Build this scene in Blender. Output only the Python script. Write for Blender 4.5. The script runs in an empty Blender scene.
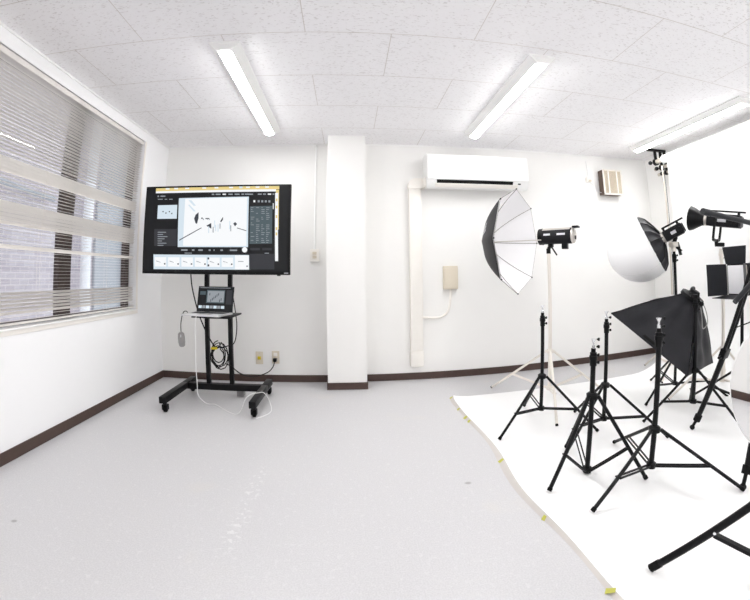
import bpy, bmesh, math, random
from mathutils import Vector, Matrix
random.seed(7)
SC = bpy.context.scene
COL = SC.collection
PI = math.pi
R = math.radians

# ------------------------------------------------------------------ camera
H = 1.0356                                   # lens height above the floor
cd = bpy.data.cameras.new('camera')
cam = bpy.data.objects.new('camera', cd)
COL.objects.link(cam)
SC.camera = cam
cd.type = 'PANO'                             # the wide lens bends straight lines
cd.panorama_type = 'FISHEYE_LENS_POLYNOMIAL'
cd.fisheye_fov = R(178)
cd.fisheye_polynomial_k0 = 0.0
cd.fisheye_polynomial_k1 = -0.0555673035058522
cd.fisheye_polynomial_k2 = -0.0001111214541839462
cd.fisheye_polynomial_k3 = 2.5040460493058708e-05
cd.fisheye_polynomial_k4 = -3.1841577755785605e-07
cd.sensor_fit = 'HORIZONTAL'
cd.sensor_width = 36.0
cd.sensor_height = 28.8
cd.lens = 19.0
cd.shift_x = -0.00888
cd.shift_y = -0.10700
cd.clip_start = 0.02
rows = [(0.9960884806, -0.0877318155, -0.0105293540),
        (0.0019117757, -0.0977367832, 0.9952104633),
        (-0.0883407259, -0.9913378081, -0.0971867603)]
cam.matrix_world = Matrix.Translation((0, 0, H)) @ Matrix(rows).transposed().to_4x4()

# ------------------------------------------------------------------ daylight, exposure
world = bpy.data.worlds.new('daylight')
SC.world = world
world.use_nodes = True
wn = world.node_tree.nodes['Background']
wn.inputs[0].default_value = (0.93, 0.96, 1.0, 1)
wn.inputs[1].default_value = 1.7
LAMP = 47.5
SC.view_settings.view_transform = 'Standard'
SC.view_settings.look = 'None'
SC.view_settings.gamma = 1
SC.view_settings.use_curve_mapping = False
SC.view_settings.exposure = 0.0
SC.cycles.use_denoising = True
SC.cycles.max_bounces = 10
SC.cycles.diffuse_bounces = 7
SC.cycles.transparent_max_bounces = 24
SC.cycles.caustics_reflective = False
SC.cycles.caustics_refractive = False

# ------------------------------------------------------------------ materials
def lin(c):
    f = lambda v: v / 12.92 if v <= 0.04045 else ((v + 0.055) / 1.055) ** 2.4
    return tuple(f(x / 255.0) for x in c) + (1,)

def mat(name, rgb, rough=0.5, metal=0.0, noise=0.0, scale=40.0, bump=0.0, spec=0.5):
    m = bpy.data.materials.new(name)
    m.use_nodes = True
    nt = m.node_tree
    b = nt.nodes['Principled BSDF']
    b.inputs['Base Color'].default_value = lin(rgb)
    b.inputs['Roughness'].default_value = rough
    b.inputs['Metallic'].default_value = metal
    b.inputs['Specular IOR Level'].default_value = spec
    if noise or bump:
        tc = nt.nodes.new('ShaderNodeTexCoord')
        n = nt.nodes.new('ShaderNodeTexNoise')
        n.inputs['Scale'].default_value = scale
        n.inputs['Detail'].default_value = 4
        nt.links.new(tc.outputs['Object'], n.inputs['Vector'])
        if noise:
            mx = nt.nodes.new('ShaderNodeMix')
            mx.data_type = 'RGBA'
            c = lin(rgb)
            mx.inputs['A'].default_value = tuple(v * (1 - noise) for v in c[:3]) + (1,)
            mx.inputs['B'].default_value = tuple(min(1, v * (1 + noise)) for v in c[:3]) + (1,)
            nt.links.new(n.outputs['Fac'], mx.inputs['Factor'])
            nt.links.new(mx.outputs['Result'], b.inputs['Base Color'])
        if bump:
            bp = nt.nodes.new('ShaderNodeBump')
            bp.inputs['Strength'].default_value = bump
            bp.inputs['Distance'].default_value = 0.004
            nt.links.new(n.outputs['Fac'], bp.inputs['Height'])
            nt.links.new(bp.outputs['Normal'], b.inputs['Normal'])
    return m

def emis(name, rgb, strength=1.0):
    m = bpy.data.materials.new(name)
    m.use_nodes = True
    b = m.node_tree.nodes['Principled BSDF']
    b.inputs['Base Color'].default_value = (0.01, 0.01, 0.01, 1)
    b.inputs['Roughness'].default_value = 0.25
    b.inputs['Specular IOR Level'].default_value = 0.15
    b.inputs['Emission Color'].default_value = lin(rgb)
    b.inputs['Emission Strength'].default_value = strength
    return m

M_wall = mat('wall_paint', (243, 242, 240), 0.85, noise=0.012, scale=6, bump=0.05)
M_walll = mat('left_wall_paint', (250, 250, 251), 0.85, noise=0.012, scale=6, bump=0.05)
M_base = mat('brown_vinyl_skirting', (74, 57, 51), 0.55, noise=0.12, scale=30)
M_white = mat('white_plastic', (246, 246, 245), 0.4, noise=0.01)
M_offwhite = mat('cream_plastic', (243, 239, 233), 0.45, noise=0.02)
M_beige = mat('beige_plastic', (222, 212, 194), 0.5, noise=0.03)
M_black = mat('black_metal', (17, 17, 19), 0.42, noise=0.2, scale=60, spec=0.2)
M_blackp = mat('black_plastic', (13, 13, 15), 0.42, noise=0.2, scale=60, spec=0.2)
M_blackm = mat('black_matte', (26, 26, 29), 0.6, noise=0.15, scale=50, spec=0.2)
M_fabric = mat('black_nylon', (36, 36, 40), 0.5, noise=0.5, scale=9, bump=0.6, spec=0.2)
M_fabin = mat('white_diffuser_cloth', (240, 240, 240), 0.8, noise=0.02)
M_rubber = mat('black_rubber', (14, 14, 14), 0.8, noise=0.1, spec=0.2)
M_silver = mat('silver_metal', (205, 200, 194), 0.32, 0.75, noise=0.05)
M_tubeb = mat('aluminium_core_tube', (206, 198, 188), 0.4, 0.3, noise=0.04)
M_ribg = mat('umbrella_rib_steel', (150, 145, 142), 0.5, noise=0.05)
M_chrome = mat('chrome', (225, 225, 228), 0.15, 1.0, noise=0.02)
M_alum = mat('cream_lacquered_tube', (232, 226, 218), 0.4, 0.1, noise=0.03)
M_paper = mat('white_background_paper', (250, 250, 250), 0.75, noise=0.006, scale=3)
M_papback = mat('paper_underside', (205, 200, 196), 0.85, noise=0.03)
M_tape = mat('yellow_green_tape', (190, 188, 84), 0.6, noise=0.1)
M_slat = mat('cream_blind_slat', (230, 226, 221), 0.45, noise=0.03)
M_cordm = mat('blind_cord', (225, 220, 212), 0.7, noise=0.02)
M_frame = mat('bronze_window_frame', (70, 58, 54), 0.45, 0.2, noise=0.1)
M_cable = mat('black_cable', (20, 19, 20), 0.5, noise=0.1, spec=0.2)
M_cablew = mat('white_cable', (240, 240, 240), 0.5, noise=0.02)
M_grey = mat('grey_plastic', (150, 148, 148), 0.5, noise=0.05)
M_dgrey = mat('dark_grey_metal', (42, 43, 47), 0.42, noise=0.1, spec=0.2)
M_yellow = mat('yellow_tie', (222, 200, 40), 0.5, noise=0.05)
M_label = mat('pale_label', (205, 205, 210), 0.5, noise=0.05)
M_ventg = mat('vent_grille_tan', (214, 202, 184), 0.6, noise=0.1, scale=80)
M_vents = mat('vent_side_brown', (98, 80, 70), 0.6, noise=0.1)
M_lapt = mat('laptop_silver', (222, 222, 224), 0.35, 0.4, noise=0.02)
M_keys = mat('keyboard_black', (30, 30, 34), 0.5, noise=0.1)
M_diff = mat('led_diffuser', (250, 250, 252), 0.5, noise=0.02)

M_mirror = mat('mirror_glass', (252, 252, 252), 0.0, 1.0, noise=0.002)

def trans_cloth(name, rgb, alpha, transl):
    m = bpy.data.materials.new(name)
    m.use_nodes = True
    nt = m.node_tree
    nt.nodes.clear()
    out = nt.nodes.new('ShaderNodeOutputMaterial')
    d = nt.nodes.new('ShaderNodeBsdfDiffuse')
    t = nt.nodes.new('ShaderNodeBsdfTranslucent')
    n = nt.nodes.new('ShaderNodeTexNoise')
    n.inputs['Scale'].default_value = 25
    mc = nt.nodes.new('ShaderNodeMix')
    mc.data_type = 'RGBA'
    c = lin(rgb)
    mc.inputs['A'].default_value = tuple(v * 0.98 for v in c[:3]) + (1,)
    mc.inputs['B'].default_value = c
    nt.links.new(n.outputs['Fac'], mc.inputs['Factor'])
    nt.links.new(mc.outputs['Result'], d.inputs[0])
    nt.links.new(mc.outputs['Result'], t.inputs[0])
    a = nt.nodes.new('ShaderNodeMixShader')
    a.inputs[0].default_value = transl
    nt.links.new(d.outputs[0], a.inputs[1])
    nt.links.new(t.outputs[0], a.inputs[2])
    if alpha < 1:
        tr = nt.nodes.new('ShaderNodeBsdfTransparent')
        b = nt.nodes.new('ShaderNodeMixShader')
        b.inputs[0].default_value = alpha
        nt.links.new(tr.outputs[0], b.inputs[1])
        nt.links.new(a.outputs[0], b.inputs[2])
        nt.links.new(b.outputs[0], out.inputs[0])
    else:
        nt.links.new(a.outputs[0], out.inputs[0])
    return m

M_umb = trans_cloth('umbrella_white_nylon', (252, 251, 253), 1.0, 0.06)
M_dome = trans_cloth('lantern_white_nylon', (254, 254, 255), 1.0, 0.03)

def glass_mat():
    m = bpy.data.materials.new('window_glass')
    m.use_nodes = True
    nt = m.node_tree
    nt.nodes.clear()
    out = nt.nodes.new('ShaderNodeOutputMaterial')
    tr = nt.nodes.new('ShaderNodeBsdfTransparent')
    tr.inputs[0].default_value = (0.95, 0.96, 0.97, 1)
    gl = nt.nodes.new('ShaderNodeBsdfGlossy')
    gl.inputs['Roughness'].default_value = 0.02
    mx = nt.nodes.new('ShaderNodeMixShader')
    mx.inputs[0].default_value = 0.05
    nt.links.new(tr.outputs[0], mx.inputs[1])
    nt.links.new(gl.outputs[0], mx.inputs[2])
    nt.links.new(mx.outputs[0], out.inputs[0])
    return m
M_glass = glass_mat()

class NT:
    """small helper to wire math nodes"""
    def __init__(s, m):
        s.nt = m.node_tree
        s.b = s.nt.nodes['Principled BSDF']
    def v(s, x, sock):
        if isinstance(x, (int, float)):
            sock.default_value = x
        else:
            s.nt.links.new(x, sock)
    def m(s, op, a, b=0.0, c=0.0):
        n = s.nt.nodes.new('ShaderNodeMath')
        n.operation = op
        s.v(a, n.inputs[0]); s.v(b, n.inputs[1]); s.v(c, n.inputs[2])
        return n.outputs[0]
    def xyz(s):
        t = s.nt.nodes.new('ShaderNodeTexCoord')
        q = s.nt.nodes.new('ShaderNodeSeparateXYZ')
        s.nt.links.new(t.outputs['Object'], q.inputs[0])
        return t.outputs['Object'], q.outputs
    def noise(s, vec, scale, detail=2, stretch=None, rot=0):
        if stretch:
            mp = s.nt.nodes.new('ShaderNodeMapping')
            mp.inputs['Scale'].default_value = stretch
            mp.inputs['Rotation'].default_value = (0, 0, rot)
            s.nt.links.new(vec, mp.inputs[0])
            vec = mp.outputs[0]
        n = s.nt.nodes.new('ShaderNodeTexNoise')
        n.inputs['Scale'].default_value = scale
        n.inputs['Detail'].default_value = detail
        s.nt.links.new(vec, n.inputs['Vector'])
        return n.outputs['Fac']
    def mix(s, fac, a, b):
        n = s.nt.nodes.new('ShaderNodeMix')
        n.data_type = 'RGBA'
        s.v(fac, n.inputs['Factor'])
        for x, k in ((a, 'A'), (b, 'B')):
            if isinstance(x, tuple): n.inputs[k].default_value = x
            else: s.nt.links.new(x, n.inputs[k])
        return n.outputs['Result']
    def sstep(s, x, lo, hi):
        n = s.nt.nodes.new('ShaderNodeMapRange')
        n.interpolation_type = 'SMOOTHSTEP'
        s.v(x, n.inputs[0])
        n.inputs[1].default_value = lo
        n.inputs[2].default_value = hi
        return n.outputs[0]

X0, YA = -0.2394, 1.7044                       # joints of the ceiling boards
def ceiling_mat():
    m = mat('ceiling_board', (226, 223, 225), 0.9)
    t = NT(m)
    vec, o = t.xyz()
    y = t.m('DIVIDE', t.m('SUBTRACT', o[1], YA), 0.455)
    row = t.m('FLOOR', y)
    par = t.m('ABSOLUTE', t.m('MODULO', row, 2.0))
    x = t.m('ADD', t.m('DIVIDE', t.m('SUBTRACT', o[0], X0), 0.91), t.m('MULTIPLY', t.m('SUBTRACT', 1.0, par), 0.5))
    def near(u, w):
        f = t.m('FRACT', u)
        d = t.m('MINIMUM', f, t.m('SUBTRACT', 1.0, f))
        return t.m('SUBTRACT', 1.0, t.sstep(d, w * 0.45, w))
    ln = t.m('MAXIMUM', near(y, 0.007), near(x, 0.0036))
    n1 = t.noise(vec, 85, 2.0, (0.55, 1.4, 1), 0.5)
    sp = t.sstep(n1, 0.585, 0.67)
    n2 = t.noise(vec, 3, 2)
    base = t.mix(n2, lin((246, 245, 247)), lin((250, 249, 251)))
    base = t.mix(t.m('MULTIPLY', sp, 0.36), base, lin((178, 172, 170)))
    col = t.mix(t.m('MULTIPLY', ln, 0.55), base, lin((182, 172, 162)))
    t.nt.links.new(col, t.b.inputs['Base Color'])
    return m
M_ceil = ceiling_mat()

def floor_mat():
    m = mat('speckled_vinyl_floor', (222, 221, 223), 0.38)
    t = NT(m)
    vec, o = t.xyz()
    n1 = t.noise(vec, 170, 3)
    n2 = t.noise(vec, 45, 3)
    n3 = t.noise(vec, 2.2, 3)
    c = t.mix(t.sstep(n1, 0.3, 0.7), lin((198, 197, 199)), lin((209, 208, 210)))
    c = t.mix(t.m('MULTIPLY', t.sstep(n2, 0.55, 0.75), 0.22), c, lin((232, 231, 232)))
    c = t.mix(t.m('MULTIPLY', t.sstep(n3, 0.6, 0.8), 0.25), c, lin((224, 216, 200)))
    # pale scuffs where something heavy was dragged
    xs = t.m('ADD', o[0], t.m('MULTIPLY', t.m('SUBTRACT', n3, 0.5), 0.12))
    band = t.m('MULTIPLY', t.m('SUBTRACT', 1.0, t.sstep(t.m('ABSOLUTE', t.m('ADD', xs, 0.47)), 0.015, 0.05)),
               t.m('MULTIPLY', t.sstep(o[1], 1.15, 1.3), t.m('SUBTRACT', 1.0, t.sstep(o[1], 1.75, 2.0))))
    sc = t.m('MULTIPLY', t.m('MULTIPLY', band, 0.28), t.sstep(t.noise(vec, 40, 3), 0.54, 0.62))
    c = t.mix(sc, c, lin((250, 250, 250)))
    # two small dark marks on the vinyl
    for px_, py_, r_ in ((-1.394, 1.197, 0.018), (0.551, 1.644, 0.022)):
        dx = t.m('SUBTRACT', o[0], px_)
        dy = t.m('SUBTRACT', o[1], py_)
        d = t.m('SQRT', t.m('ADD', t.m('MULTIPLY', dx, dx), t.m('MULTIPLY', t.m('MULTIPLY', dy, dy), 2.0)))
        c = t.mix(t.m('MULTIPLY', t.m('SUBTRACT', 1.0, t.sstep(d, r_ * 0.4, r_)), 0.55), c, lin((120, 118, 116)))
    t.nt.links.new(c, t.b.inputs['Base Color'])
    t.b.inputs['Specular IOR Level'].default_value = 0.35
    return m
M_floor = floor_mat()

def brick_mat():
    m = mat('grey_brick', (190, 184, 190), 0.9)
    t = NT(m)
    tc = t.nt.nodes.new('ShaderNodeTexCoord')
    mp = t.nt.nodes.new('ShaderNodeMapping')
    mp.inputs['Rotation'].default_value = (0, R(90), R(90))
    cb = t.nt.nodes.new('ShaderNodeCombineXYZ')
    sp = t.nt.nodes.new('ShaderNodeSeparateXYZ')
    t.nt.links.new(tc.outputs['Object'], sp.inputs[0])
    t.nt.links.new(sp.outputs[1], cb.inputs[0])
    t.nt.links.new(sp.outputs[2], cb.inputs[1])
    bk = t.nt.nodes.new('ShaderNodeTexBrick')
    bk.inputs['Scale'].default_value = 4.2
    bk.inputs['Color1'].default_value = lin((188, 180, 188))
    bk.inputs['Color2'].default_value = lin((200, 194, 200))
    bk.inputs['Mortar'].default_value = lin((216, 210, 212))
    bk.inputs['Mortar Size'].default_value = 0.02
    t.nt.links.new(cb.outputs[0], bk.inputs['Vector'])
    t.nt.links.new(bk.outputs['Color'], t.b.inputs['Base Color'])
    return m
M_brick = brick_mat()
M_outdark = mat('dark_brown_cladding', (66, 52, 48), 0.7, noise=0.2)
M_outwhite = mat('white_downpipe', (238, 240, 242), 0.5, noise=0.03)
M_outgrey = mat('grey_shutter', (168, 172, 178), 0.6, noise=0.06)

# ------------------------------------------------------------------ mesh builder
def frame(origin, axis, up=(0, 0, 1)):
    """matrix whose local +Z looks along axis, local +Y near up"""
    z = Vector(axis).normalized()
    u = Vector(up)
    x = u.cross(z)
    if x.length < 1e-5:
        x = Vector((1, 0, 0)).cross(z)
    x.normalize()
    y = z.cross(x)
    m = Matrix((x, y, z)).transposed().to_4x4()
    m.translation = Vector(origin)
    return m

class B:
    def __init__(s, M=None):
        s.bm = bmesh.new()
        s.M = M or Matrix()
        s.mi = 0
    def at(s, M): s.M = M; return s
    def mat(s, i): s.mi = i; return s
    def v(s, p): return s.bm.verts.new(s.M @ Vector(p))
    def f(s, vs):
        try:
            fc = s.bm.faces.new(vs)
        except ValueError:
            return None
        fc.material_index = s.mi
        return fc
    def box(s, lo, hi, bev=0.0):
        x0, y0, z0 = lo; x1, y1, z1 = hi
        vs = [s.v(p) for p in ((x0, y0, z0), (x1, y0, z0), (x1, y1, z0), (x0, y1, z0), (x0, y0, z1), (x1, y0, z1), (x1, y1, z1), (x0, y1, z1))]
        fs = [s.f([vs[i] for i in q]) for q in ((3, 2, 1, 0), (4, 5, 6, 7), (0, 1, 5, 4), (1, 2, 6, 5), (2, 3, 7, 6), (3, 0, 4, 7))]
        if bev:
            es = list({e for q in fs for e in q.edges})
            r = bmesh.ops.bevel(s.bm, geom=es, offset=bev, segments=2, affect='EDGES', profile=0.6)
            for q in r['faces']: q.material_index = s.mi
        return s
    def prism(s, pts, z0, z1):
        a = [s.v((p[0], p[1], z0)) for p in pts]
        b = [s.v((p[0], p[1], z1)) for p in pts]
        n = len(pts)
        s.f(a[::-1]); s.f(b)
        for i in range(n): s.f([a[i], a[(i + 1) % n], b[(i + 1) % n], b[i]])
        return s
    def quad(s, *pts):
        s.f([s.v(p) for p in pts]); return s
    def slab(s, pts, n, t):
        """polygon thickened by t along -n"""
        n = Vector(n).normalized() * t
        a = [s.v(p) for p in pts]
        b = [s.v(Vector(p) - n) for p in pts]
        k = len(pts)
        s.f(a); s.f(b[::-1])
        for i in range(k): s.f([a[i], b[i], b[(i + 1) % k], a[(i + 1) % k]])
        return s
    def poly(s, pts, r, n=8, cap=True, rs=None):
        """tube through a list of points"""
        P = [Vector(p) for p in pts]
        rings = []
        prev = None
        for i, p in enumerate(P):
            if i == 0: d = P[1] - P[0]
            elif i == len(P) - 1: d = P[-1] - P[-2]
            else: d = (P[i + 1] - P[i]).normalized() + (P[i] - P[i - 1]).normalized()
            d.normalize()
            if prev is None:
                u = Vector((0, 0, 1)) if abs(d.z) < 0.9 else Vector((1, 0, 0))
                x = u.cross(d).normalized()
            else:
                x = prev - d * prev.dot(d)
                x.normalize()
            prev = x
            y = d.cross(x)
            rr = rs[i] if rs else r
            rings.append([s.v(p + (x * math.cos(2 * PI * k / n) + y * math.sin(2 * PI * k / n)) * rr) for k in range(n)])
        for a, b in zip(rings, rings[1:]):
            for k in range(n): s.f([a[k], a[(k + 1) % n], b[(k + 1) % n], b[k]])
        if cap:
            s.f(rings[0][::-1]); s.f(rings[-1])
        return s
    def tube(s, a, b, r, r2=None, n=12): return s.poly([a, b], r, n, True, [r, r if r2 is None else r2])
    def bar(s, a, b, w, t, up=(0, 0, 1)):
        """flat bar from a to b: w wide (sideways), t thick"""
        a = Vector(a); b = Vector(b)
        F = frame(a, b - a, up)
        old = s.M
        s.M = old @ F
        s.box((-w / 2, -t / 2, 0), (w / 2, t / 2, (b - a).length))
        s.M = old
        return s
    def lathe(s, prof, n=24, closed=False, arc=2 * PI, cap=False):
        """profile of (r, z) spun round local Z"""
        rings = []
        full = abs(arc - 2 * PI) < 1e-6
        m = n if full else n + 1
        for r, z in prof:
            if r < 1e-6: rings.append([s.v((0, 0, z))])
            else: rings.append([s.v((r * math.cos(arc * k / n), r * math.sin(arc * k / n), z)) for k in range(m)])
        seq = list(zip(rings, rings[1:]))
        if closed: seq.append((rings[-1], rings[0]))
        for a, b in seq:
            for k in range(n):
                k2 = (k + 1) % m
                if len(a) == 1 and len(b) == 1: continue
                if len(a) == 1: s.f([a[0], b[k2], b[k]])
                elif len(b) == 1: s.f([a[k], a[k2], b[0]])
                else: s.f([a[k], a[k2], b[k2], b[k]])
        if cap:
            if len(rings[0]) > 1: s.f(rings[0][::-1])
            if len(rings[-1]) > 1: s.f(rings[-1])
        return s
    def sph(s, c, r, n=12):
        old = s.M
        s.M = old @ Matrix.Translation(c)
        s.lathe([(r * math.sin(PI * i / n), -r * math.cos(PI * i / n)) for i in range(n + 1)], n * 2)
        s.M = old
        return s
    def build(s, name, mats, parent=None, smooth=True):
        bm = s.bm
        bmesh.ops.remove_doubles(bm, verts=bm.verts, dist=1e-6)
        bmesh.ops.recalc_face_normals(bm, faces=bm.faces)
        off = Vector((0, 0, 0))
        q = parent
        while q is not None:
            off += q.location
            q = q.parent
        for v in bm.verts: v.co -= off
        me = bpy.data.meshes.new(name)
        bm.to_mesh(me)
        bm.free()
        for m in (mats if isinstance(mats, (list, tuple)) else [mats]): me.materials.append(m)
        if smooth:
            for p in me.polygons: p.use_smooth = True
            me.set_sharp_from_angle(angle=R(35))
        o = bpy.data.objects.new(name, me)
        COL.objects.link(o)
        o.parent = parent
        return o

def tag(o, label=None, cat=None, group=None, kind=None):
    for k, x in (('label', label), ('category', cat), ('group', group), ('kind', kind)):
        if x: o[k] = x
    return o
def thing(name, label, cat, loc, group=None):
    o = bpy.data.objects.new(name, None)
    o.empty_display_size = 0.1
    COL.objects.link(o)
    o.location = loc
    return tag(o, label, cat, group)
def smooth_path(pts, k=6):
    """Catmull-Rom through points"""
    P = [Vector(p) for p in pts]
    P = [P[0] * 2 - P[1]] + P + [P[-1] * 2 - P[-2]]
    out = []
    for i in range(1, len(P) - 2):
        a, b, c, d = P[i - 1:i + 3]
        for j in range(k):
            t = j / k
            out.append(0.5 * ((2 * b) + (c - a) * t + (2 * a - 5 * b + 4 * c - d) * t * t + (3 * b - a - 3 * c + d) * t ** 3))
    out.append(P[-2])
    return out

# ------------------------------------------------------------------ room shell
XL, XR, YB, YF, HC = -1.8417, 3.50, 3.4939, -1.116, 2.2776
T = 0.12
WY0, WY1, WZ0, WZ1 = -0.55, 3.03, 0.70, 2.185          # window opening
tag(B().box((XL - T, YF - T, -T), (XR + T, YB + T, 0)).build('floor', M_floor, smooth=False), kind='structure')
tag(B().box((XL - T, YF - T, HC), (XR + T, YB + T, HC + T)).build('ceiling', M_ceil, smooth=False), kind='structure')
tag(B().box((XL - T, YB, 0), (XR + T, YB + T, HC)).build('wall_back', M_wall, smooth=False), kind='structure')
tag(B().box((XR, YF, 0), (XR + T, YB, HC)).build('wall_right', M_wall, smooth=False), kind='structure')
tag(B().box((XL - T, YF - T, 0), (XR + T, YF, HC)).build('wall_front', M_wall, smooth=False), kind='structure')
b = B()
b.box((XL - T, YF, 0), (XL, YB, WZ0)).box((XL - T, YF, WZ1), (XL, YB, HC))
b.box((XL - T, YF, WZ0), (XL, WY0, WZ1)).box((XL - T, WY1, WZ0), (XL, YB, WZ1))
tag(b.build('wall_left', M_walll, smooth=False), kind='structure')
PX0, PX1, PY = -0.195, 0.149, 3.252
tag(B().box((PX0, PY, 0), (PX1, YB, HC)).build('wall_pillar', M_wall, smooth=False), kind='structure')
BH, BT = 0.068, 0.008
def skirting(name, lo, hi):
    tag(B().box(lo, hi, 0.002).build(name, M_base, smooth=False), kind='structure')
skirting('baseboard_left', (XL, YF, 0), (XL + BT, YB, BH))
bb = B().box((XL + BT, YB - BT, 0), (PX0, YB, BH), 0.002).box((PX1, YB - BT, 0), (XR - BT, YB, BH), 0.002)
tag(bb.build('baseboard_back', M_base, smooth=False), kind='structure')
bb = B().box((PX0 - BT, PY - BT, 0), (PX1 + BT, PY, BH - 0.004), 0.002).box((PX0 - BT, PY, 0), (PX0, YB - BT, BH - 0.004), 0.002).box((PX1, PY, 0), (PX1 + BT, YB - BT, BH - 0.004), 0.002)
tag(bb.build('baseboard_pillar', M_base, smooth=False), kind='structure')
skirting('baseboard_right', (XR - BT, YF + BT, 0), (XR, YB, BH))
skirting('baseboard_front', (XL + BT, YF, 0), (XR, YF + BT, BH))
# slim ceiling edging
b = B().box((XL, YF, HC - 0.012), (XL + 0.012, YB, HC)).box((XL + 0.012, YB - 0.012, HC - 0.012), (PX0, YB, HC)).box((PX1, YB - 0.012, HC - 0.012), (XR, YB, HC))
tag(b.build('trim_1', M_white, smooth=False), kind='structure')

# window
win = bpy.data.objects.new('window_1', None)
COL.objects.link(win)
win.location = (XL - 0.07, (WY0 + WY1) / 2, WZ0)
tag(win, kind='structure')
fx0, fx1 = XL - 0.115, XL - 0.075
b = B()
b.box((fx0, WY0, WZ0), (fx1, WY1, WZ0 + 0.03)).box((fx0, WY0, WZ1 - 0.04), (fx1, WY1, WZ1))
for y, w in ((WY0, 0.035), (0.82, 0.10), (2.165, 0.125), (WY1 - 0.06, 0.06)):
    b.box((fx0, y, WZ0 + 0.03), (fx1, y + w, WZ1 - 0.04))
b.build('window_frame', M_frame, win, False)
B().box((fx0 + 0.017, WY0 + 0.03, WZ0 + 0.03), (fx0 + 0.021, WY1 - 0.03, WZ1 - 0.04)).build('glass', M_glass, win, False)
b = B().box((XL - 0.075, WY0, WZ0 - 0.0), (XL + 0.014, WY1, WZ0 + 0.010), 0.003)
b.build('window_sill', M_white, win, False)
b = B()
for y0, y1 in ((WY1, WY1 + 0.022),):
    b.box((XL - 0.0005, y0, WZ0), (XL + 0.006, y1, WZ1 + 0.0), 0.002)
b.box((XL - 0.0005, WY0, WZ0 - 0.028), (XL + 0.006, WY1 + 0.022, WZ0), 0.002)
b.build('window_casing', M_offwhite, win, False)

# venetian blind
BX = XL - 0.022
bl = thing('venetian_blind', 'cream venetian blind with thin slats covering the left window, some slats shut in bands', 'window blind', (BX, 1.2, WZ0 + 0.02))
by0, by1 = WY0 + 0.02, WY1 - 0.015
B().box((BX - 0.018, by0, 2.142), (BX + 0.021, by1, 2.176), 0.003).build('headrail', M_slat, bl)
b = B()
z = 0.745
pitch = 0.0212
while z < 2.135:
    if 0.768 < z < 0.905: ang = R(48)
    elif abs(z - 1.158) < 0.011: ang = R(70)
    elif 1.26 < z < 1.40: ang = R(46)
    elif 1.535 < z < 1.635: ang = R(48)
    elif z > 1.64: ang = R(14)
    else: ang = R(2)
    ang += R(random.uniform(-2, 2))
    w = 0.0125
    pr = []
    for u in (-1, -0.33, 0.33, 1):
        c = 0.0016 * (1 - u * u)
        pr.append((BX + w * u * math.cos(ang) - c * math.sin(ang), z + w * u * math.sin(ang) + c * math.cos(ang)))
    sag = random.uniform(-0.001, 0.001)
    for q, r_ in zip(pr, pr[1:]):
        b.quad((q[0], by0, q[1] + sag), (q[0], by1, q[1]), (r_[0], by1, r_[1]), (r_[0], by0, r_[1] + sag))
    z += pitch
b.build('slats', M_slat, bl)
B().box((BX - 0.012, by0, 0.722), (BX + 0.012, by1, 0.734), 0.002).build('bottom_rail', M_slat, bl)
for y in (0.2, 1.05, 1.93, 2.62):
    b = B()
    for dx in (-0.0125, 0.0125):
        b.tube((BX + dx, y, 0.73), (BX + dx, y, 2.15), 0.0008, n=5)
    b.build('ladder_cord', M_cordm, bl)

# outside, seen between the slats
nb = thing('neighbouring_building', 'grey brick building with white downpipes outside the window behind the blind', 'building', (-3.4, 4, -0.5))
B().box((-3.6, -3, -0.5), (-3.3, 7.5, 3.6)).build('brick_wall', M_brick, nb, False)
B().box((-3.3, 5.25, -0.5), (-3.1, 5.6, 3.6), 0.01).build('dark_pillar', M_outdark, nb, False)
B().box((-3.3, 4.35, -0.5), (-3.26, 4.95, 3.6), 0.01).build('shutter', M_outgrey, nb, False)
B().tube((-3.18, 4.06, -0.5), (-3.18, 4.06, 3.6), 0.06).build('downpipe', M_outwhite, nb)
B().tube((-3.18, 4.99, -0.5), (-3.18, 4.99, 3.6), 0.06).build('downpipe', M_outwhite, nb)
b = B().poly(smooth_path([(-3.22, 1.9, 1.75), (-3.22, 2.5, 1.83), (-3.22, 3.0, 1.80), (-3.22, 3.5, 1.78)]), 0.03, 8)
b.build('pipe_run', M_outgrey, nb)

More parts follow.
